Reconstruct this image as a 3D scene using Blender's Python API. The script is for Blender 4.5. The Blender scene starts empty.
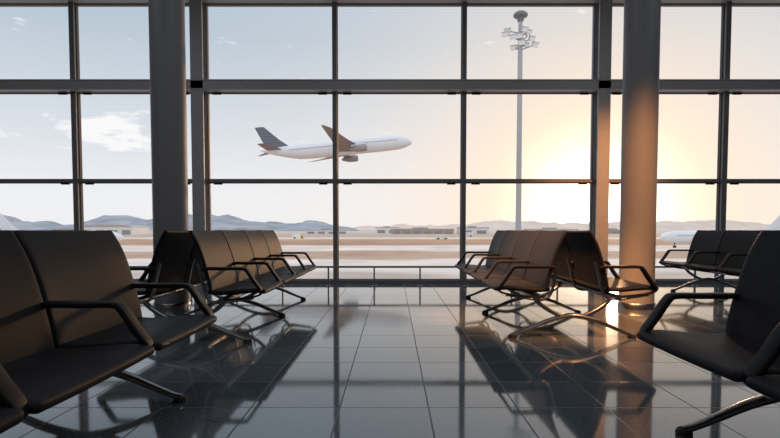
import bpy, bmesh, math, random
from mathutils import Vector, Matrix, noise
random.seed(4)
sc = bpy.context.scene
sc.view_settings.view_transform = 'Standard'
sc.view_settings.look = 'None'
COL = sc.collection

# ------------------------------------------------------------ materials
def mat_new(name):
    m = bpy.data.materials.new(name); m.use_nodes = True
    return m, m.node_tree.nodes, m.node_tree.links
def simple(name, col, rough=0.5, metal=0.0, spec=0.5, nscale=0, namt=0.0, bump=0.0):
    m, n, l = mat_new(name)
    b = n['Principled BSDF']
    b.inputs['Base Color'].default_value = (*col, 1)
    b.inputs['Roughness'].default_value = rough
    b.inputs['Metallic'].default_value = metal
    b.inputs['Specular IOR Level'].default_value = spec
    if nscale:
        tc = n.new('ShaderNodeTexCoord'); t = n.new('ShaderNodeTexNoise')
        t.inputs['Scale'].default_value = nscale; t.inputs['Detail'].default_value = 3
        l.new(tc.outputs['Object'], t.inputs['Vector'])
        mx = n.new('ShaderNodeMix'); mx.data_type = 'RGBA'
        mx.inputs['A'].default_value = (*[c*(1-namt) for c in col], 1)
        mx.inputs['B'].default_value = (*[min(1, c*(1+namt)) for c in col], 1)
        l.new(t.outputs['Fac'], mx.inputs['Factor']); l.new(mx.outputs['Result'], b.inputs['Base Color'])
        if bump:
            bp = n.new('ShaderNodeBump'); bp.inputs['Strength'].default_value = bump
            bp.inputs['Distance'].default_value = 0.002
            l.new(t.outputs['Fac'], bp.inputs['Height']); l.new(bp.outputs['Normal'], b.inputs['Normal'])
    return m
M_leather = simple('black_leather', (0.016,0.0165,0.020), 0.5, 0, 0.07, 260, 0.25, 0.3)
M_arm = simple('black_arm', (0.010,0.010,0.011), 0.5, 0, 0.12, 60, 0.1)
M_chrome = simple('polished_aluminium', (0.24,0.24,0.25), 0.28, 1.0, 0.5, 30, 0.08)
M_dark = simple('dark_frame', (0.18,0.18,0.185), 0.45, 0.0, 0.5, 8, 0.1)
M_mid = simple('grey_frame', (0.38,0.38,0.39), 0.4, 0.0, 0.5, 8, 0.1)
M_col = simple('column_paint', (0.18,0.18,0.19), 0.45, 0, 0.3, 3, 0.04)
M_wall = simple('wall_paint', (0.30,0.30,0.30), 0.7, 0, 0.3, 4, 0.05)
M_ceil = simple('ceiling_paint', (0.35,0.35,0.36), 0.8, 0, 0.3, 4, 0.05)
M_white = simple('aircraft_white', (0.80,0.80,0.83), 0.35, 0, 0.5, 0.3, 0.04)
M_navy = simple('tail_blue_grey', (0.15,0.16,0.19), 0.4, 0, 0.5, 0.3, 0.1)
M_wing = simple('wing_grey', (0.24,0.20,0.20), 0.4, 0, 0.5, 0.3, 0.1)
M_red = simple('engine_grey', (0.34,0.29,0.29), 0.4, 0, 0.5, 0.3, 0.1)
M_win = simple('window_dark', (0.05,0.05,0.06), 0.2)
M_steel = simple('galvanised_steel', (0.44,0.44,0.45), 0.5, 0.0, 0.5, 3, 0.1)
M_head = simple('lamp_housing', (0.62,0.62,0.64), 0.4, 0.0, 0.5, 3, 0.05)
M_rubber = simple('rubber', (0.03,0.03,0.03), 0.7, 0, 0.3, 9, 0.1)
M_gasket = simple('gasket', (0.08,0.08,0.085), 0.6, 0, 0.3, 9, 0.1)
M_line = simple('printed_line', (0.85,0.85,0.87), 0.6, 0, 0.3, 9, 0.05)
M_bld = simple('building_white', (0.85,0.83,0.80), 0.7, 0, 0.3, 0.1, 0.08)
M_bld2 = simple('building_tan', (0.52,0.40,0.32), 0.7, 0, 0.3, 0.1, 0.1)
M_roof = simple('roof_grey', (0.48,0.45,0.44), 0.7, 0, 0.3, 0.1, 0.1)
M_door = simple('building_door', (0.34,0.32,0.32), 0.7, 0, 0.3, 0.1, 0.1)
M_lampglass = simple('floodlight_glass', (0.95,0.96,0.97), 0.15)
M_yellow = simple('vehicle_yellow', (0.7,0.42,0.10), 0.5, 0, 0.4, 1, 0.05)

def floor_mat():
    m, n, l = mat_new('polished_stone_tiles')
    b = n['Principled BSDF']
    g = n.new('ShaderNodeNewGeometry')
    mp = n.new('ShaderNodeMapping'); mp.inputs['Location'].default_value = (0.27, 0.1, 0)
    l.new(g.outputs['Position'], mp.inputs['Vector'])
    br = n.new('ShaderNodeTexBrick'); br.offset = 0; br.squash = 1
    br.inputs['Scale'].default_value = 1.0; br.inputs['Brick Width'].default_value = 0.45; br.inputs['Row Height'].default_value = 0.45
    br.inputs['Mortar Size'].default_value = 0.004; br.inputs['Mortar Smooth'].default_value = 0.1; br.inputs['Bias'].default_value = 0
    br.inputs['Color1'].default_value = (0.075,0.098,0.120,1); br.inputs['Color2'].default_value = (0.155,0.185,0.210,1)
    br.inputs['Mortar'].default_value = (0.014,0.015,0.017,1)
    l.new(mp.outputs[0], br.inputs['Vector'])
    nz = n.new('ShaderNodeTexNoise'); nz.inputs['Scale'].default_value = 60; nz.inputs['Detail'].default_value = 5
    l.new(g.outputs['Position'], nz.inputs['Vector'])
    mx = n.new('ShaderNodeMix'); mx.data_type = 'RGBA'; mx.blend_type = 'MULTIPLY'; mx.inputs['Factor'].default_value = 0.6
    l.new(br.outputs['Color'], mx.inputs['A']); l.new(nz.outputs['Fac'], mx.inputs['B'])
    l.new(mx.outputs['Result'], b.inputs['Base Color'])
    n2 = n.new('ShaderNodeTexNoise'); n2.inputs['Scale'].default_value = 1.3; n2.inputs['Detail'].default_value = 4
    l.new(g.outputs['Position'], n2.inputs['Vector'])
    mr = n.new('ShaderNodeMapRange'); mr.inputs['To Min'].default_value = 0.02; mr.inputs['To Max'].default_value = 0.10
    l.new(n2.outputs['Fac'], mr.inputs['Value'])
    ad = n.new('ShaderNodeMath'); ad.operation = 'MULTIPLY_ADD'; ad.inputs[1].default_value = 0.5
    l.new(br.outputs['Fac'], ad.inputs[0]); l.new(mr.outputs[0], ad.inputs[2])
    l.new(ad.outputs[0], b.inputs['Roughness'])
    b.inputs['IOR'].default_value = 1.88
    b.inputs['Specular Tint'].default_value = (0.92,0.96,1.0,1)
    return m
M_floor = floor_mat()

def ground_mat():
    m, n, l = mat_new('airfield_ground')
    b = n['Principled BSDF']; b.inputs['Roughness'].default_value = 0.9; b.inputs['Specular IOR Level'].default_value = 0.1
    g = n.new('ShaderNodeNewGeometry'); sp = n.new('ShaderNodeSeparateXYZ'); l.new(g.outputs['Position'], sp.inputs[0])
    nz = n.new('ShaderNodeTexNoise'); nz.inputs['Scale'].default_value = 0.02; nz.inputs['Detail'].default_value = 4
    l.new(g.outputs['Position'], nz.inputs['Vector'])
    a = n.new('ShaderNodeMath'); a.operation = 'MULTIPLY_ADD'; a.inputs[1].default_value = 34.0
    l.new(nz.outputs['Fac'], a.inputs[0]); l.new(sp.outputs['Y'], a.inputs[2])
    mxx = n.new('ShaderNodeMath'); mxx.operation = 'MAXIMUM'; mxx.inputs[1].default_value = 10; l.new(a.outputs[0], mxx.inputs[0])
    lg = n.new('ShaderNodeMath'); lg.operation = 'LOGARITHM'; lg.inputs[1].default_value = 10; l.new(mxx.outputs[0], lg.inputs[0])
    mr = n.new('ShaderNodeMapRange'); mr.inputs['From Min'].default_value = 1.6; mr.inputs['From Max'].default_value = 3.6
    l.new(lg.outputs[0], mr.inputs['Value'])
    rp = n.new('ShaderNodeValToRGB'); rp.color_ramp.interpolation = 'LINEAR'
    els = [(0.0,(0.54,0.46,0.41)),(0.15,(0.58,0.49,0.43)),(0.17,(0.78,0.71,0.66)),(0.225,(0.76,0.68,0.62)),(0.235,(0.50,0.35,0.26)),
           (0.285,(0.52,0.37,0.27)),(0.295,(0.80,0.72,0.66)),(0.345,(0.77,0.68,0.61)),(0.36,(0.47,0.30,0.20)),(0.45,(0.51,0.34,0.23)),
           (0.465,(0.79,0.71,0.64)),(0.53,(0.52,0.40,0.31)),(0.75,(0.62,0.55,0.50)),(1.0,(0.58,0.54,0.52))]
    cr = rp.color_ramp
    while len(cr.elements) < len(els): cr.elements.new(0.5)
    for e,(p,c) in zip(cr.elements, els): e.position = p; e.color = (*c,1)
    l.new(mr.outputs[0], rp.inputs[0])
    n3 = n.new('ShaderNodeTexNoise'); n3.inputs['Scale'].default_value = 0.09; n3.inputs['Detail'].default_value = 5
    l.new(g.outputs['Position'], n3.inputs['Vector'])
    r3 = n.new('ShaderNodeMapRange'); r3.inputs['From Min'].default_value=.3; r3.inputs['From Max'].default_value=.7; r3.inputs['To Min'].default_value=.82; r3.inputs['To Max'].default_value=1.14
    l.new(n3.outputs['Fac'], r3.inputs['Value'])
    vm = n.new('ShaderNodeVectorMath'); vm.operation='SCALE'; l.new(rp.outputs[0], vm.inputs[0]); l.new(r3.outputs[0], vm.inputs['Scale'])
    l.new(vm.outputs[0], b.inputs['Base Color'])
    return m
M_ground = ground_mat()
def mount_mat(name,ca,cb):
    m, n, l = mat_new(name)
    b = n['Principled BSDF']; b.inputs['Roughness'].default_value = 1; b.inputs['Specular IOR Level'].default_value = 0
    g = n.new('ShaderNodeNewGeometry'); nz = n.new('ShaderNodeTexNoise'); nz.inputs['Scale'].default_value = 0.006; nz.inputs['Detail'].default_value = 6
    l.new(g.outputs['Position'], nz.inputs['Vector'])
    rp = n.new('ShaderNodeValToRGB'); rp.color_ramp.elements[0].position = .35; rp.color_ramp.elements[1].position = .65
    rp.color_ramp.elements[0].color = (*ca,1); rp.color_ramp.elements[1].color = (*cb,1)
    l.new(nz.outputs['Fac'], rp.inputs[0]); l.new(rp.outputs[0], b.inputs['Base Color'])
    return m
M_mount = mount_mat('mountain_haze_tint',(0.30,0.33,0.38),(0.46,0.47,0.51))  # bluish distance haze is put into the base colour
M_mount2 = mount_mat('mountain_sun_haze_tint',(0.70,0.58,0.50),(0.80,0.68,0.60))  # warm, paler copy: sun glow and haze put into the base colour

# ------------------------------------------------------------ helpers
def obj_from(name, verts, faces, mat, parent=None, smooth=True, loc=(0,0,0), rot=(0,0,0)):
    me = bpy.data.meshes.new(name); me.from_pydata([tuple(v) for v in verts], [], faces)
    bm = bmesh.new(); bm.from_mesh(me); bmesh.ops.recalc_face_normals(bm, faces=bm.faces); bm.to_mesh(me); bm.free()
    for i,mm in enumerate(mat if isinstance(mat,(list,tuple)) else [mat]): me.materials.append(mm)
    if smooth:
        me.polygons.foreach_set('use_smooth', [True]*len(me.polygons))
        try: me.set_sharp_from_angle(angle=math.radians(40))
        except Exception: pass
    o = bpy.data.objects.new(name, me); COL.objects.link(o)
    o.location = loc; o.rotation_euler = rot
    if parent: o.parent = parent
    return o
def add_box(V, F, lo, hi):
    b = len(V); x0,y0,z0 = lo; x1,y1,z1 = hi
    V += [(x0,y0,z0),(x1,y0,z0),(x1,y1,z0),(x0,y1,z0),(x0,y0,z1),(x1,y0,z1),(x1,y1,z1),(x0,y1,z1)]
    F += [tuple(b+i for i in f) for f in [(0,3,2,1),(4,5,6,7),(0,1,5,4),(1,2,6,5),(2,3,7,6),(3,0,4,7)]]
def add_sweep(V, F, path, sec, side=Vector((0,1,0)), scale=None):
    P = [Vector(p) for p in path]; n = len(P); k = len(sec); b0 = len(V)
    for i,p in enumerate(P):
        t = (P[min(i+1,n-1)]-P[max(i-1,0)]).normalized()
        nn = t.cross(side).normalized(); ss = nn.cross(t).normalized()
        s = scale[i] if scale else 1
        for a,b in sec: V.append(tuple(p + ss*a*s + nn*b*s))
    for i in range(n-1):
        for j in range(k):
            F.append((b0+i*k+j, b0+i*k+(j+1)%k, b0+(i+1)*k+(j+1)%k, b0+(i+1)*k+j))
    F.append(tuple(b0+j for j in range(k))); F.append(tuple(b0+(n-1)*k+j for j in reversed(range(k))))
def rrect(w, h, r=0.3, seg=3):
    rr = min(w,h)*r; out=[]
    for cx,cy,a0 in [(w/2-rr,h/2-rr,0),(-w/2+rr,h/2-rr,90),(-w/2+rr,-h/2+rr,180),(w/2-rr,-h/2+rr,270)]:
        for s in range(seg+1):
            a = math.radians(a0+90*s/seg); out.append((cx+rr*math.cos(a), cy+rr*math.sin(a)))
    return out
def circ(r, k=12): return [(r*math.cos(2*math.pi*i/k), r*math.sin(2*math.pi*i/k)) for i in range(k)]
def smooth_path(pts, n=6):
    P=[Vector(p) for p in pts]; out=[]
    for i in range(len(P)-1):
        p0=P[max(i-1,0)];p1=P[i];p2=P[i+1];p3=P[min(i+2,len(P)-1)]
        for s in range(n):
            t=s/n
            out.append(0.5*((2*p1)+(p2-p0)*t+(2*p0-5*p1+4*p2-p3)*t*t+(3*p1-p0-3*p2+p3)*t**3))
    out.append(P[-1]); return out
def empty(name, loc=(0,0,0), rot=(0,0,0), label=None, cat=None, group=None):
    e = bpy.data.objects.new(name, None); e.empty_display_size = 0.3; COL.objects.link(e)
    e.location = loc; e.rotation_euler = rot
    if label: e['label']=label
    if cat: e['category']=cat
    if group: e['group']=group
    return e
def tag(o, label, cat, group=None, kind=None):
    o['label']=label; o['category']=cat
    if group: o['group']=group
    if kind: o['kind']=kind
    return o

# ------------------------------------------------------------ room
WY = 8.8
MX = [-9.63,-7.45,-5.29,-3.20,-.965,1.18,3.45,5.52,7.65,9.8]
THICK = (0,3,6,9)
X0, X1 = MX[0], MX[-1]; YB = -5.0; ZC = 5.15
def structure(name, V, F, mat, label, cat, smooth=False):
    o = obj_from(name, V, F, mat, None, smooth); return tag(o, label, cat, None, 'structure')
V,F=[],[]; add_box(V,F,(X0-.2,YB-.2,-0.3),(X1+.2,WY+0.25,0)); structure('floor',V,F,M_floor,'polished blue grey stone tile floor of the terminal','floor')
V,F=[],[]; add_box(V,F,(X0-.2,YB-.2,ZC),(X1+.2,WY+0.25,ZC+.3)); structure('ceiling',V,F,M_ceil,'plain grey terminal ceiling','ceiling')
V,F=[],[]; add_box(V,F,(X0-.2,YB-.2,0),(X1+.2,YB,ZC)); structure('wall_back',V,F,M_wall,'plain grey painted terminal wall','wall')
V,F=[],[]; add_box(V,F,(X0-.2,YB,0),(X0,WY+.25,ZC)); structure('wall_left',V,F,M_wall,'plain grey painted terminal wall','wall')
V,F=[],[]; add_box(V,F,(X1,YB,0),(X1+.2,WY+.25,ZC)); structure('wall_right',V,F,M_wall,'plain grey painted terminal wall','wall')
tn = [0]
def trim(V,F,mat,label):
    tn[0]+=1; return structure('trim_%d'%tn[0],V,F,mat,label,'window frame')
for k,x in enumerate(MX):
    V,F=[],[]
    if k in THICK:
        add_box(V,F,(x-.05,WY-.20,0),(x+.05,WY+.10,ZC)); add_box(V,F,(x-.10,WY-.22,0),(x+.10,WY-.18,ZC)); add_box(V,F,(x-.10,WY-.03,0),(x+.10,WY+.1,ZC))
        trim(V,F,M_mid,'thick grey steel window post')
    elif k in (4,5):
        add_box(V,F,(x-.036,WY-.09,0),(x+.036,WY+.06,ZC)); trim(V,F,M_dark,'slim dark metal window mullion')
    else:
        add_box(V,F,(x-.032,WY-.08,0),(x+.032,WY+.06,ZC)); add_box(V,F,(x-.042,WY-.1,0),(x+.042,WY-.08,ZC)); trim(V,F,M_dark,'dark metal window mullion')
V,F=[],[]; add_box(V,F,(X0,WY-.22,3.205),(X1,WY+.06,3.33)); add_box(V,F,(X0,WY-.23,3.33),(X1,WY+.06,3.35)); add_box(V,F,(X0,WY-.23,3.185),(X1,WY+.06,3.205)); trim(V,F,M_mid,'deep grey horizontal transom beam of the window wall')
V,F=[],[]; add_box(V,F,(X0,WY-.08,1.695),(X1,WY+.06,1.745)); trim(V,F,M_dark,'slim dark horizontal transom of the window wall')
V,F=[],[]; add_box(V,F,(X0,WY-.20,4.64),(X1,WY+.1,ZC)); trim(V,F,M_mid,'grey head beam above the window wall')
V,F=[],[]; add_box(V,F,(X0,WY-.10,0),(X1,WY+.1,0.06)); structure('baseboard_front',V,F,M_dark,'low dark metal sill along the window wall','baseboard')
for i in range(9):
    xa = MX[i]+.034; xb = MX[i+1]-.034; V,F=[],[]
    if i in THICK: xa+=.066
    if i+1 in THICK: xb-=.066
    for za,zb in [(0.06,1.695),(1.745,3.185),(3.35,4.64)]:
        g=.012
        add_box(V,F,(xa,WY-.03,za),(xb,WY+.03,za+g)); add_box(V,F,(xa,WY-.03,zb-g),(xb,WY+.03,zb))
        add_box(V,F,(xa,WY-.03,za+g),(xa+g,WY+.03,zb-g)); add_box(V,F,(xb-g,WY-.03,za+g),(xb,WY+.03,zb-g))
    o = structure('window_%d'%(i+1),V,F,M_gasket,'tall terminal window of three panes with fine horizontal printed lines','window')
    V,F=[],[]
    for za,zb in [(0.06,1.695),(1.745,3.185),(3.35,4.64)]:
        z=za+.03
        while z<zb-.03:
            b=len(V); V+=[(xa+.01,WY,z),(xb-.01,WY,z),(xb-.01,WY,z+.0009),(xa+.01,WY,z+.0009)]; F.append((b,b+1,b+2,b+3)); z+=.047
    q=obj_from('printed_lines',V,F,M_line,o,False); q['kind']='stuff'
    for za in (3.185,1.695):
        for xx in (xa+.10,xb-.24):
            V,F=[],[]; add_box(V,F,(xx,WY-.05,za-.035),(xx+.14,WY-.03,za-.005))
            obj_from('latch',V,F,M_rubber,o,False)

rail = empty('guard_rail',(.1,WY-.5,0),label='low dark metal guard rail running along the window wall',cat='rail')
V,F=[],[]; add_box(V,F,(-9.5,-.02,.295),(9.5,.02,.325)); obj_from('handrail',V,F,M_dark,rail,False)
V,F=[],[]; add_box(V,F,(-.012,-.012,0),(.012,.012,.295)); add_box(V,F,(-.04,-.04,0),(.04,.04,.012))
o=obj_from('post',V,F,M_dark,rail,False); MEpost=o.data; bpy.data.objects.remove(o)
for i in range(26):
    o=bpy.data.objects.new('post',MEpost); COL.objects.link(o); o.parent=rail; o.location=(-9.2+i*.7333,0,0)

def column(x,y,label):
    e = empty('round_column',(x,y,0),label=label,cat='column',group='round structural columns')
    V,F=[],[]; K=48; r=.19
    for z in (0.06,ZC):
        for i in range(K): V.append((r*math.cos(2*math.pi*i/K), r*math.sin(2*math.pi*i/K), z))
    for i in range(K): F.append((i,(i+1)%K,K+(i+1)%K,K+i))
    obj_from('shaft',V,F,M_col,e)
    V,F=[],[]
    prof=[(r+.012,0),(r+.012,.06),(r+.004,.07),(r-.03,.07)]
    for (rr,z) in prof:
        for i in range(K): V.append((rr*math.cos(2*math.pi*i/K), rr*math.sin(2*math.pi*i/K), z))
    for j in range(3):
        for i in range(K): F.append((j*K+i,j*K+(i+1)%K,(j+1)*K+(i+1)%K,(j+1)*K+i))
    obj_from('base_ring',V,F,M_chrome,e)
column(-2.56,6.0,'round grey painted column standing behind black seats')
column(2.82,6.0,'round grey painted column near the bright sun')

# ------------------------------------------------------------ benches
PITCH=.70
def panel(profile, width, thick, crad, dish, nu=24, nv=20, wtop=1.0):
    P = smooth_path([(p[0],0,p[1]) for p in profile], 8)
    L=[0]
    for a,b in zip(P,P[1:]): L.append(L[-1]+(b-a).length)
    T=L[-1]
    def at(s):
        s=max(0,min(T,s))
        for i in range(len(P)-1):
            if s<=L[i+1]+1e-9:
                t=(s-L[i])/(L[i+1]-L[i]); return P[i].lerp(P[i+1],t),(P[i+1]-P[i]).normalized()
        return P[-1],(P[-1]-P[-2]).normalized()
    V=[];F=[]
    us=[0.5-0.5*math.cos(math.pi*i/nu) for i in range(nu+1)]
    vs=[-math.cos(math.pi*j/nv) for j in range(nv+1)]
    for sgn in (1,-1):
        for u in us:
            s=u*T; p,t=at(s); nrm=Vector((t.z,0,-t.x))
            e=min(s,T-s); hw=width/2*(1+(wtop-1)*u)
            if e<crad: hw-=crad-math.sqrt(max(0,crad**2-(crad-e)**2))
            for v in vs:
                y=v*hw
                edge=min(e,hw-abs(y)); th=thick/2*min(1,math.sqrt(max(0,1-(1-min(1,edge/(thick*.35)))**2)))
                c = dish*(abs(v)**2.2)
                q=p+nrm*(sgn*th+c); V.append((q.x,y,q.z))
    A=(nu+1)*(nv+1)
    for k in (0,1):
        for i in range(nu):
            for j in range(nv):
                a=k*A+i*(nv+1)+j; F.append((a,a+1,a+nv+2,a+nv+1))
    me=bpy.data.meshes.new('p'); me.from_pydata(V,[],F)
    bm=bmesh.new(); bm.from_mesh(me); bmesh.ops.remove_doubles(bm,verts=bm.verts,dist=1e-5)
    bmesh.ops.recalc_face_normals(bm,faces=bm.faces); bm.to_mesh(me); bm.free()
    me.materials.append(M_leather); me.polygons.foreach_set('use_smooth',[True]*len(me.polygons))
    return me
ME_back = panel([(.240,.412),(.225,.50),(.185,.66),(.14,.79),(.082,.893)], .692,.026,.018, .008)
ME_seat = panel([(.215,.415),(.32,.405),(.46,.415),(.58,.425),(.67,.414)], .672,.036,.022, -.005)
def mesh_of(V,F,mat,name):
    o=obj_from(name,V,F,mat); me=o.data; bpy.data.objects.remove(o); return me
V,F=[],[]
p=smooth_path([(.19,0,.588),(.22,0,.600),(.38,0,.600),(.495,0,.600),(.53,0,.582),(.585,0,.50),(.635,0,.43),(.628,0,.400),(.57,0,.38),(.45,0,.365),(.34,0,.355)],5)
S=[1.0 if q.z>.45 else max(.6,1-(.45-q.z)*6) for q in p]
add_sweep(V,F,p,rrect(.062,.024,.3),scale=S); ME_arm=mesh_of(V,F,M_arm,'armrest')
V,F=[],[]
p=smooth_path([(.58,0,.372),(.45,0,.352),(.33,0,.335),(.24,0,.35),(.20,0,.42),(.175,0,.53),(.145,0,.64)],5)
add_sweep(V,F,p,rrect(.03,.02,.4)); ME_brk=mesh_of(V,F,M_chrome,'bracket')
def arch():
    V,F=[],[]
    h=[(.51,0,.024),(.46,0,.035),(.35,0,.08),(.22,0,.135),(.08,0,.175),(0,0,.185)]
    full=h+[(-a,0,c) for a,_,c in reversed(h[:-1])]
    P=smooth_path(full,4); S=[.75+.5*(1-abs(q.x)/.51) for q in P]
    add_sweep(V,F,P,rrect(.05,.034,.4),scale=S)
    for s in (1,-1):
        add_sweep(V,F,smooth_path([(s*.05,0,.17),(s*.16,0,.21),(s*.27,0,.28),(s*.33,0,.345)],4),rrect(.045,.034,.4))
    return mesh_of(V,F,M_chrome,'leg')
ME_leg=arch()
V,F=[],[]
K=16
for rr,z in ((.0,.0),(.034,0),(.036,.01),(.03,.026),(0,.03)):
    for i in range(K): V.append((rr*math.cos(2*math.pi*i/K),rr*math.sin(2*math.pi*i/K),z))
for j in range(4):
    for i in range(K): F.append((j*K+i,j*K+(i+1)%K,(j+1)*K+(i+1)%K,(j+1)*K+i))
ME_foot=mesh_of(V,F,M_rubber,'foot_pad')

def child(name, me, parent, loc, rz=0):
    o=bpy.data.objects.new(name,me); COL.objects.link(o); o.parent=parent; o.location=loc; o.rotation_euler=(0,0,rz); return o
def bench(cx,y0,n,label,inset=.12,pitch=PITCH):
    e=empty('airport_bench',(cx,y0,0),label=label,cat='bench',group='black waiting area benches')
    L=n*pitch; ws=pitch/PITCH
    for s,rz in ((1,0),(-1,math.pi)):
        for i in range(n):
            yc=(i+.5)*pitch
            a=child('backrest',ME_back,e,(0,yc,0),rz); b=child('seat',ME_seat,e,(0,yc,0),rz)
            a.scale=(1,ws,1); b.scale=(1,ws,1)
        for i in range(n+1):
            yy=i*pitch+(0.02 if i==0 else (-0.02 if i==n else 0))
            child('armrest',ME_arm,e,(0,yy,0),rz); child('bracket',ME_brk,e,(0,yy,0),rz)
        V,F=[],[]; add_sweep(V,F,[(s*.33,.0,.35),(s*.33,L,.35)],circ(.026,14),side=Vector((1,0,0)))
        obj_from('beam',V,F,M_chrome,e)
    ys=[inset,L-inset] if n<=3 else [inset,L/2,L-inset]
    for yy in ys:
        lg=child('leg',ME_leg,e,(0,yy,0)); lg['label']='polished aluminium arched leg'
        for s in (1,-1): child('foot_pad',ME_foot,lg,(s*.50,0,0))
    return e
bench(-1.62,2.82-3*.735,3,'black leather three-seat double bench along the aisle',.12,.735)
bench(-1.66,4.0,4,'black leather four-seat double bench beside a round column')
bench(1.78,2.38-3*.735,3,'black leather three-seat double bench with arched aluminium legs',.13,.735)
bench(1.50,4.2,4,'black leather four-seat double bench catching warm sunlight')
bench(4.60,5.6,3,'black leather double bench near the window, warm sunlit')
bench(-4.62,5.6,3,'black leather double bench near the window wall')

# ------------------------------------------------------------ outside
GZ=-4.5
V=[(-9000,WY+1,GZ),(9000,WY+1,GZ),(9000,14000,GZ),(-9000,14000,GZ)]; F=[(0,1,2,3)]
o=obj_from('ground',V,F,M_ground,None,False); tag(o,'airfield ground with concrete taxiways and dry brown grass','ground',None,'structure')

def ridge(xa,xb,y,h,seed,label,dep=1100,mat=None):
    V,F=[],[]; nx=200; ny=16
    for i in range(nx+1):
        for j in range(ny+1):
            x=xa+(xb-xa)*i/nx; v=j/ny
            env=math.sin(math.pi*min(1,max(0,i/nx)))**.45
            prof=math.sin(math.pi*min(1,v*1.0))**1.1
            a=noise.fractal(Vector((x*.0018+seed,v*.8,seed)),.8,2.1,6)
            z=h*env*prof*(.62+.55*a)
            V.append((x,y+dep*(v-.5),GZ+max(0,z)))
    for i in range(nx):
        for j in range(ny):
            a=i*(ny+1)+j; F.append((a,a+1,a+ny+2,a+ny+1))
    o=obj_from('mountain_ridge',V,F,mat or M_mount); tag(o,label,'mountain','distant mountain ridges')
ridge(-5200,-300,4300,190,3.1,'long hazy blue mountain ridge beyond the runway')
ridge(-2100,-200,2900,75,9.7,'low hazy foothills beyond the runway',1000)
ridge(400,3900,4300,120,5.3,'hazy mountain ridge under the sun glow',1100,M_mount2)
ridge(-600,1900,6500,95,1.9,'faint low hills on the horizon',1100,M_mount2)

def building(x,y,w,d,h,mat,label,roof='gable'):
    e=empty('airport_building',(x,y,GZ),label=label,cat='building',group='low buildings across the airfield')
    V,F=[],[]; add_box(V,F,(-w/2,-d/2,0),(w/2,d/2,h)); obj_from('body',V,F,mat,e,False)
    V,F=[],[]
    if roof=='gable':
        n=8
        for yy in (-d/2-.5,d/2+.5):
            for i in range(n+1):
                a=math.pi*i/n; V.append((-(w/2+.5)*math.cos(a),yy,h+math.sin(a)*h*.3))
        for i in range(n): F.append((i,i+1,n+2+i,n+1+i))
        F.append(tuple(range(n+1))); F.append(tuple(range(n+1,2*n+2)))
    else:
        add_box(V,F,(-w/2-.6,-d/2-.6,h),(w/2+.6,d/2+.6,h+1)); add_box(V,F,(-w*.15,-d*.2,h+1),(w*.1,d*.2,h+3))
    obj_from('roof',V,F,M_roof,e,False)
    nb=max(2,int(w/14))
    for i in range(nb):
        V,F=[],[]; xc=-w/2+(i+.5)*w/nb; add_box(V,F,(xc-w/nb*.32,-d/2-.25,.2),(xc+w/nb*.32,-d/2,h*.6))
        obj_from('door',V,F,M_door,e,False)
for a in [(-330,620,60,40,9,M_bld,'white arched-roof aircraft hangar','gable'),(-255,640,45,40,7,M_bld,'white arched-roof hangar with grey doors','gable'),
          (-200,700,70,30,5,M_bld2,'low tan airfield building','flat'),(-95,760,60,30,5,M_bld,'low white cargo building','flat'),
          (40,720,85,30,6,M_bld2,'long tan terminal building','flat'),(110,720,40,30,8,M_bld,'white flat-roofed terminal block','flat'),
          (-420,720,80,30,6,M_bld2,'low tan cargo building','flat'),(230,760,70,30,6,M_bld,'low white building under the sun','flat'),
          (320,760,50,30,5,M_bld2,'low tan building beside the runway','flat'),(-10,900,40,30,9,M_bld,'small white far-off airport building','flat')]:
    building(*a)
def lathe(prof,K=20,axis='z'):
    V,F=[],[]
    for r,z in prof:
        for i in range(K):
            a=2*math.pi*i/K
            V.append((r*math.cos(a),r*math.sin(a),z) if axis=='z' else (z,r*math.cos(a),r*math.sin(a)))
    for j in range(len(prof)-1):
        for i in range(K): F.append((j*K+i,j*K+(i+1)%K,(j+1)*K+(i+1)%K,(j+1)*K+i))
    return V,F

# light mast
e=empty('floodlight_mast',(9.63,40,GZ),label='tall steel floodlight mast with lamp cluster on the apron',cat='light mast')
ZT=17.0-GZ
V,F=lathe([(.34,0),(.33,.4),(.26,.5),(.21,8),(.18,ZT-3.0),(.15,ZT-.3),(0,ZT-.3)]); obj_from('pole',V,F,M_steel,e)
V,F=[],[]
arms=[(0.0,-1.15,.62),(170,-1.0,.95),(205,-1.6,.65),(335,-2.25,1.1),(300,-1.1,.45),(250,-1.6,.5),(140,-2.2,.5),(350,-1.70,.85),(185,-1.35,1.15),(270,-2.1,.5),(30,-2.0,.6)]
for deg,dz,R in arms:
    a=math.radians(deg); add_sweep(V,F,[(0,0,ZT+dz-.25),(R*math.cos(a),R*math.sin(a),ZT+dz)],circ(.045,6),side=Vector((.01,0,1)))
K=20; add_sweep(V,F,[(.5*math.cos(2*math.pi*i/K),.5*math.sin(2*math.pi*i/K),ZT-1.5) for i in range(K+1)],circ(.045,6),side=Vector((0,0,1)))
obj_from('lamp_frame',V,F,M_mid,e)
V,F=lathe([(.0,ZT-.38),(.22,ZT-.36),(.28,ZT-.1),(.50,ZT-.02),(.55,ZT+.08),(.5,ZT+.22),(.34,ZT+.34),(.14,ZT+.40),(0,ZT+.41)]); obj_from('beacon',V,F,M_dark,e)
V,F=[],[]
add_box(V,F,(-.25,-.06,-.18),(.25,.10,.18)); add_box(V,F,(-.15,.10,-.10),(.15,.20,.10)); add_box(V,F,(-.28,-.16,.17),(.28,.1,.20))
MEh=mesh_of(V,F,M_head,'floodlight')
V,F=[],[]; add_box(V,F,(-.22,-.075,-.15),(.22,-.06,.15)); MEg=mesh_of(V,F,M_lampglass,'lamp_glass')
for deg,dz,R in arms:
    a=math.radians(deg)
    h=child('floodlight',MEh,e,(R*math.cos(a),R*math.sin(a),ZT+dz)); h.rotation_euler=(math.radians(22),0,(0.45 if math.cos(a)>0 else -0.45))
    child('lamp_glass',MEg,h,(0,0,0))

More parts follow.
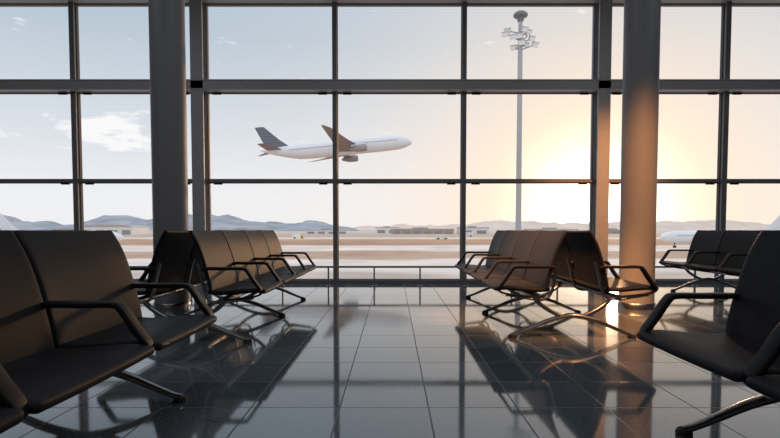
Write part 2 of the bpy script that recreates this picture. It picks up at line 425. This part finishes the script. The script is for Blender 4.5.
# aircraft --------------------------------------------------
def loft(sections):
    V,F=[],[]; K=len(sections[0])
    for s in sections: V+=[tuple(v) for v in s]
    for j in range(len(sections)-1):
        for i in range(K): F.append((j*K+i,j*K+(i+1)%K,(j+1)*K+(i+1)%K,(j+1)*K+i))
    F.append(tuple(range(K))); F.append(tuple((len(sections)-1)*K+i for i in reversed(range(K))))
    return V,F
def airfoil(cx,y,z,chord,th,vert=False):
    pts=[(0.5,0),(.42,.5),(.2,.85),(-.1,.8),(-.4,.25),(-.5,0),(-.4,-.15),(-.1,-.5),(.2,-.6),(.42,-.4)]
    if vert: return [(cx+a*chord, y+b*th/2, z) for a,b in pts]
    return [(cx+a*chord, y, z+b*th/2) for a,b in pts]
def fus():
    st=[(32,.05,-.6),(31.7,.55,-.55),(31,1.1,-.45),(29.5,1.9,-.25),(27.5,2.6,-.08),(25,3.0,0),(20,3.1,0),(-12,3.1,0),(-17,2.95,.15),(-22,2.3,.7),(-27,1.4,1.3),(-31,.5,1.9),(-32,.12,2.0)]
    K=28; S=[[(x,r*math.sin(2*math.pi*i/K),zc+r*math.cos(2*math.pi*i/K)) for i in range(K)] for x,r,zc in st]
    return loft(S)
def mk(V,F,mat,name): return mesh_of(V,F,mat,name)
MEf=mk(*fus(),M_white,'fuselage')
def wing(sgn):
    S=[airfoil(5.0,sgn*1.5,-1.9,14,1.7),airfoil(1.5,sgn*8,-1.3,10,1.1),airfoil(-2.3,sgn*16,-.4,6.2,.7),airfoil(-8.6,sgn*28.5,1.4,2.8,.3),airfoil(-10.5,sgn*30.8,1.9,1.0,.12)]
    return loft(S)
def stab(sgn):
    return loft([airfoil(-26,sgn*.8,1.6,6.5,.6),airfoil(-30,sgn*7,2.1,4,.35),airfoil(-32.2,sgn*10.5,2.4,2.2,.2)])
MEw={s:mk(*wing(s),M_wing,'wing') for s in (1,-1)}
MEs={s:mk(*stab(s),M_wing,'tailplane') for s in (1,-1)}
finS=[airfoil(-24.5,0,2.3,9.5,.7,True),airfoil(-27.5,0,6,6.8,.5,True),airfoil(-31.2,0,11.6,3.6,.3,True)]
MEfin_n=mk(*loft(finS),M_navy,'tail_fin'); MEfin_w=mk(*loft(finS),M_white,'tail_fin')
V,F=lathe([(0,2.4),(.95,2.0),(1.25,2.7),(1.45,2.3),(1.5,1),(1.35,-1.5),(.85,-3.2),(.4,-4.2),(0,-4.6)],20,'x')
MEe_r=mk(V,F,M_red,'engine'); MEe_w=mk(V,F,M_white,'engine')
V,F=[],[]; add_box(V,F,(-3.5,-.2,0),(2,.2,2.0)); MEp=mk(V,F,M_white,'pylon')
V,F=[],[]
for s in (1,-1):
    for i in range(48):
        x=24-i*.95
        if abs(x-6)<1.0: continue
        y0=3.02*s; add_box(V,F,(x-.16,min(y0,y0+.09*s),.45),(x+.16,max(y0,y0+.09*s),.85))
MEcw=mk(V,F,M_win,'cabin_windows')
V,F=[],[]
for s in (1,-1):
    b=len(V); V+=[(30.2,s*.25,1.12),(29.0,s*.3,1.72),(28.6,s*1.25,1.42),(29.6,s*1.35,.85)]; F.append((b,b+1,b+2,b+3))
MEck=mk(V,F,M_win,'cockpit_window')
def gear(x,y,zt,zb,r):
    V,F=[],[]
    add_sweep(V,F,[(x,y,zt),(x,y,zb+r)],circ(.22,8),side=Vector((1,0,0)))
    for dy in (-.55,.55):
        for dx in ((-.8,.8) if r>.6 else (0,)):
            K=16; b=len(V)
            for yy in (y+dy-.22,y+dy+.22):
                for i in range(K): V.append((x+dx+r*math.cos(2*math.pi*i/K),yy,zb+r+r*math.sin(2*math.pi*i/K)))
            for i in range(K): F.append((b+i,b+(i+1)%K,b+K+(i+1)%K,b+K+i))
            F.append(tuple(b+i for i in range(K))); F.append(tuple(b+K+i for i in range(K)))
    return mk(V,F,M_rubber,'landing_gear')
MEg_=[gear(24,0,-2.5,-5.6,.55),gear(-1,4.5,-1.6,-5.6,.7),gear(-1,-4.5,-1.6,-5.6,.7)]
def plane(loc,rot,scale,label,flying):
    e=empty('airliner',loc,rot,label,'airplane','airliners'); e.scale=(scale,)*3
    def c(name,me,l=(0,0,0)):
        o=child(name,me,e,l); return o
    c('fuselage',MEf)
    for s in (1,-1):
        c('wing',MEw[s]); c('tailplane',MEs[s])
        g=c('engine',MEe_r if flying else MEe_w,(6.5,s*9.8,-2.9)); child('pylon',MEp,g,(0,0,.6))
    f=c('tail_fin',MEfin_n if flying else MEfin_w)
    if flying: f['label']='dark grey tail fin'
    c('cabin_windows',MEcw)['kind']='stuff'; c('cockpit_window',MEck)
    if not flying:
        for m in MEg_: c('landing_gear',m)
    return e
D=215
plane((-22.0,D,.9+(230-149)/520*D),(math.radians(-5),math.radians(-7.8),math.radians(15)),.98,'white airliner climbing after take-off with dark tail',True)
sc_=.6
plane((100,158,GZ+5.6*sc_),(0,0,math.pi),sc_,'white parked narrow airliner on the sunlit apron',False)
plane((-101,158,GZ+5.6*sc_),(0,0,0),sc_,'white parked airliner on the apron beyond the glass',False)

def truck(x,y,mat,label,s=1,rz=0):
    e=empty('service_truck',(x,y,GZ),(0,0,rz),label,'truck','airport service trucks'); e.scale=(s,s,s)
    V,F=[],[]; add_box(V,F,(-3.4,-1.2,.6),(1.4,1.2,3.0)); obj_from('cargo_box',V,F,M_bld,e,False)
    V,F=[],[]; add_box(V,F,(1.5,-1.1,.6),(3.4,1.1,1.5))
    add_box(V,F,(1.5,-1.1,1.5),(2.9,1.1,2.4)); obj_from('cab',V,F,mat,e,False)
    for xx in (-2.3,2.4):
        for yy in (-1.1,1.1):
            K=14; V,F=[],[]
            for y2 in (-.15,.15):
                for i in range(K): V.append((.5*math.cos(2*math.pi*i/K),y2,.5+.5*math.sin(2*math.pi*i/K)))
            for i in range(K): F.append((i,(i+1)%K,K+(i+1)%K,K+i))
            F.append(tuple(range(K))); F.append(tuple(range(K,2*K))); obj_from('wheel',V,F,M_rubber,e,False,(xx,yy,0))
truck(-60,330,M_yellow,'white service truck with yellow cab on the taxiway')
truck(28,300,M_bld,'white box truck on the far taxiway',1,.3)
truck(60,420,M_yellow,'service truck with yellow cab near the terminal',1.2,2.8)
truck(-108,400,M_bld,'white box truck beside the runway grass',1.2,.1)

# ------------------------------------------------------------ lights
SX,SZ=(606-393)/520,(230-160)/520
sundir=Vector((SX,1,SZ)).normalized()
sl=bpy.data.lights.new('sun','SUN'); sl.energy=.65; sl.color=(1.0,.55,.26); sl.angle=math.radians(2.5)
so=bpy.data.objects.new('sun',sl); COL.objects.link(so); so.rotation_euler=sundir.to_track_quat('Z','Y').to_euler(); so.location=(10,20,8)
for x in (-5,0,5):
    for y in (-2.5,1.0,4.5):
        al=bpy.data.lights.new('ceiling_fill_light','AREA'); al.shape='RECTANGLE'; al.size=2.5; al.size_y=1.2; al.energy=26 if y>0 else 22; al.color=(.90,.95,1)  # unseen area lights added as dim fill for the interior
        ao=bpy.data.objects.new('ceiling_fill_light',al); COL.objects.link(ao); ao.location=(x,y,ZC-.03)
for src,tgt,en,ang in (((2.3,2.6,4.95),(2.85,5.85,1.1),2300,26),((4.7,3.4,4.95),(3.45,8.7,1.4),2200,26),((-.3,3.2,4.95),(1.45,5.2,.7),5500,30),((3.9,1.4,4.95),(1.75,4.6,.8),2600,24)):  # added warm spots imitating sun flare on the right column, post and seats
    pl=bpy.data.lights.new('flare_fill_spot','SPOT'); pl.energy=en; pl.color=(1,.40,.13); pl.spot_size=math.radians(ang); pl.spot_blend=1; pl.shadow_soft_size=.15
    po=bpy.data.objects.new('flare_fill_spot',pl); COL.objects.link(po); po.location=src
    po.rotation_euler=(Vector(src)-Vector(tgt)).to_track_quat('Z','Y').to_euler()

# world
w=bpy.data.worlds.new('sky'); sc.world=w; w.use_nodes=True
n=w.node_tree.nodes; l=w.node_tree.links; bg=n['Background']
tc=n.new('ShaderNodeTexCoord'); sp=n.new('ShaderNodeSeparateXYZ'); l.new(tc.outputs['Generated'],sp.inputs[0])
rp=n.new('ShaderNodeValToRGB'); cr=rp.color_ramp
els=[(0,(.89,.89,.90)),(.06,(.88,.89,.91)),(.18,(.70,.75,.81)),(.33,(.50,.59,.68)),(.42,(.47,.57,.69)),(.6,(.95,1.0,1.08)),(1,(1.1,1.16,1.25))]
while len(cr.elements)<len(els): cr.elements.new(.5)
for e_,(p,c) in zip(cr.elements,els): e_.position=p; e_.color=(*c,1)
l.new(sp.outputs['Z'],rp.inputs[0])
def dotpow(dirv,power,gain=1):
    dt=n.new('ShaderNodeVectorMath'); dt.operation='DOT_PRODUCT'; l.new(tc.outputs['Generated'],dt.inputs[0]); dt.inputs[1].default_value=dirv
    mx=n.new('ShaderNodeMath'); mx.operation='MAXIMUM'; mx.inputs[1].default_value=0; l.new(dt.outputs['Value'],mx.inputs[0])
    pw=n.new('ShaderNodeMath'); pw.operation='POWER'; pw.inputs[1].default_value=power; l.new(mx.outputs[0],pw.inputs[0])
    g=n.new('ShaderNodeMath'); g.operation='MULTIPLY'; g.inputs[1].default_value=gain; g.use_clamp=True; l.new(pw.outputs[0],g.inputs[0]); return g.outputs[0]
def glow(dirv,power,col,prev,blend='ADD',gain=1):
    ml=n.new('ShaderNodeMix'); ml.data_type='RGBA'; ml.blend_type=blend; ml.inputs['B'].default_value=(*col,1)
    l.new(dotpow(dirv,power,gain),ml.inputs['Factor']); l.new(prev,ml.inputs['A']); return ml.outputs['Result']
gd=Vector(((596-393)/520,1,(230-215)/520)).normalized()
# thin horizontal cumulus band: product of an azimuth window and a narrow elevation window, broken up by noise
def window(sock,c,wd):
    s=n.new('ShaderNodeMath'); s.operation='SUBTRACT'; s.inputs[1].default_value=c; l.new(sock,s.inputs[0])
    d=n.new('ShaderNodeMath'); d.operation='DIVIDE'; d.inputs[1].default_value=wd; l.new(s.outputs[0],d.inputs[0])
    q=n.new('ShaderNodeMath'); q.operation='MULTIPLY'; l.new(d.outputs[0],q.inputs[0]); l.new(d.outputs[0],q.inputs[1])
    r=n.new('ShaderNodeMath'); r.operation='SUBTRACT'; r.inputs[0].default_value=1; r.use_clamp=True; l.new(q.outputs[0],r.inputs[1]); return r.outputs[0]
mp=n.new('ShaderNodeMapping'); mp.inputs['Scale'].default_value=(8,8,24); mp.inputs['Location'].default_value=(.35,0,.2); l.new(tc.outputs['Generated'],mp.inputs['Vector'])
nz=n.new('ShaderNodeTexNoise'); nz.inputs['Scale'].default_value=2.6; nz.inputs['Detail'].default_value=8; nz.inputs['Roughness'].default_value=.55
l.new(mp.outputs[0],nz.inputs['Vector'])
wm=n.new('ShaderNodeMath'); wm.operation='MULTIPLY'; l.new(window(sp.outputs['X'],-.468,.085),wm.inputs[0]); l.new(window(sp.outputs['Z'],.165,.042),wm.inputs[1])
sm=n.new('ShaderNodeMath'); sm.operation='MULTIPLY_ADD'; sm.inputs[1].default_value=.34; l.new(wm.outputs[0],sm.inputs[0]); l.new(nz.outputs['Fac'],sm.inputs[2])
cm=n.new('ShaderNodeMapRange'); cm.inputs['From Min'].default_value=.66; cm.inputs['From Max'].default_value=.80; l.new(sm.outputs[0],cm.inputs['Value'])
mc=n.new('ShaderNodeMix'); mc.data_type='RGBA'; mc.inputs['B'].default_value=(.97,.97,.98,1)
l.new(cm.outputs[0],mc.inputs['Factor']); l.new(rp.outputs[0],mc.inputs['A'])
c=glow(gd,9,(1.02,.90,.81),mc.outputs['Result'],'MIX',.75)
c=glow(gd,30,(1.08,.83,.60),c,'MIX',.9)
c=glow(gd,90,(1.35,1.02,.62),c,'MIX',.9); c=glow(gd,200,(1.7,1.55,1.4),c); c=glow(gd,1500,(6,4.5,3),c)
l.new(c,bg.inputs['Color']); bg.inputs['Strength'].default_value=1.0

cd=bpy.data.cameras.new('camera'); cam=bpy.data.objects.new('camera',cd); COL.objects.link(cam); sc.camera=cam
cd.sensor_width=36; cd.lens=24; cd.clip_end=30000; cd.clip_start=.05
pitch=math.radians(2.5)
cam.location=(0,0,.9); cam.rotation_euler=(math.pi/2-pitch,0,0)
cd.shift_x=-3/780; cd.shift_y=(11+520*math.tan(pitch))/780
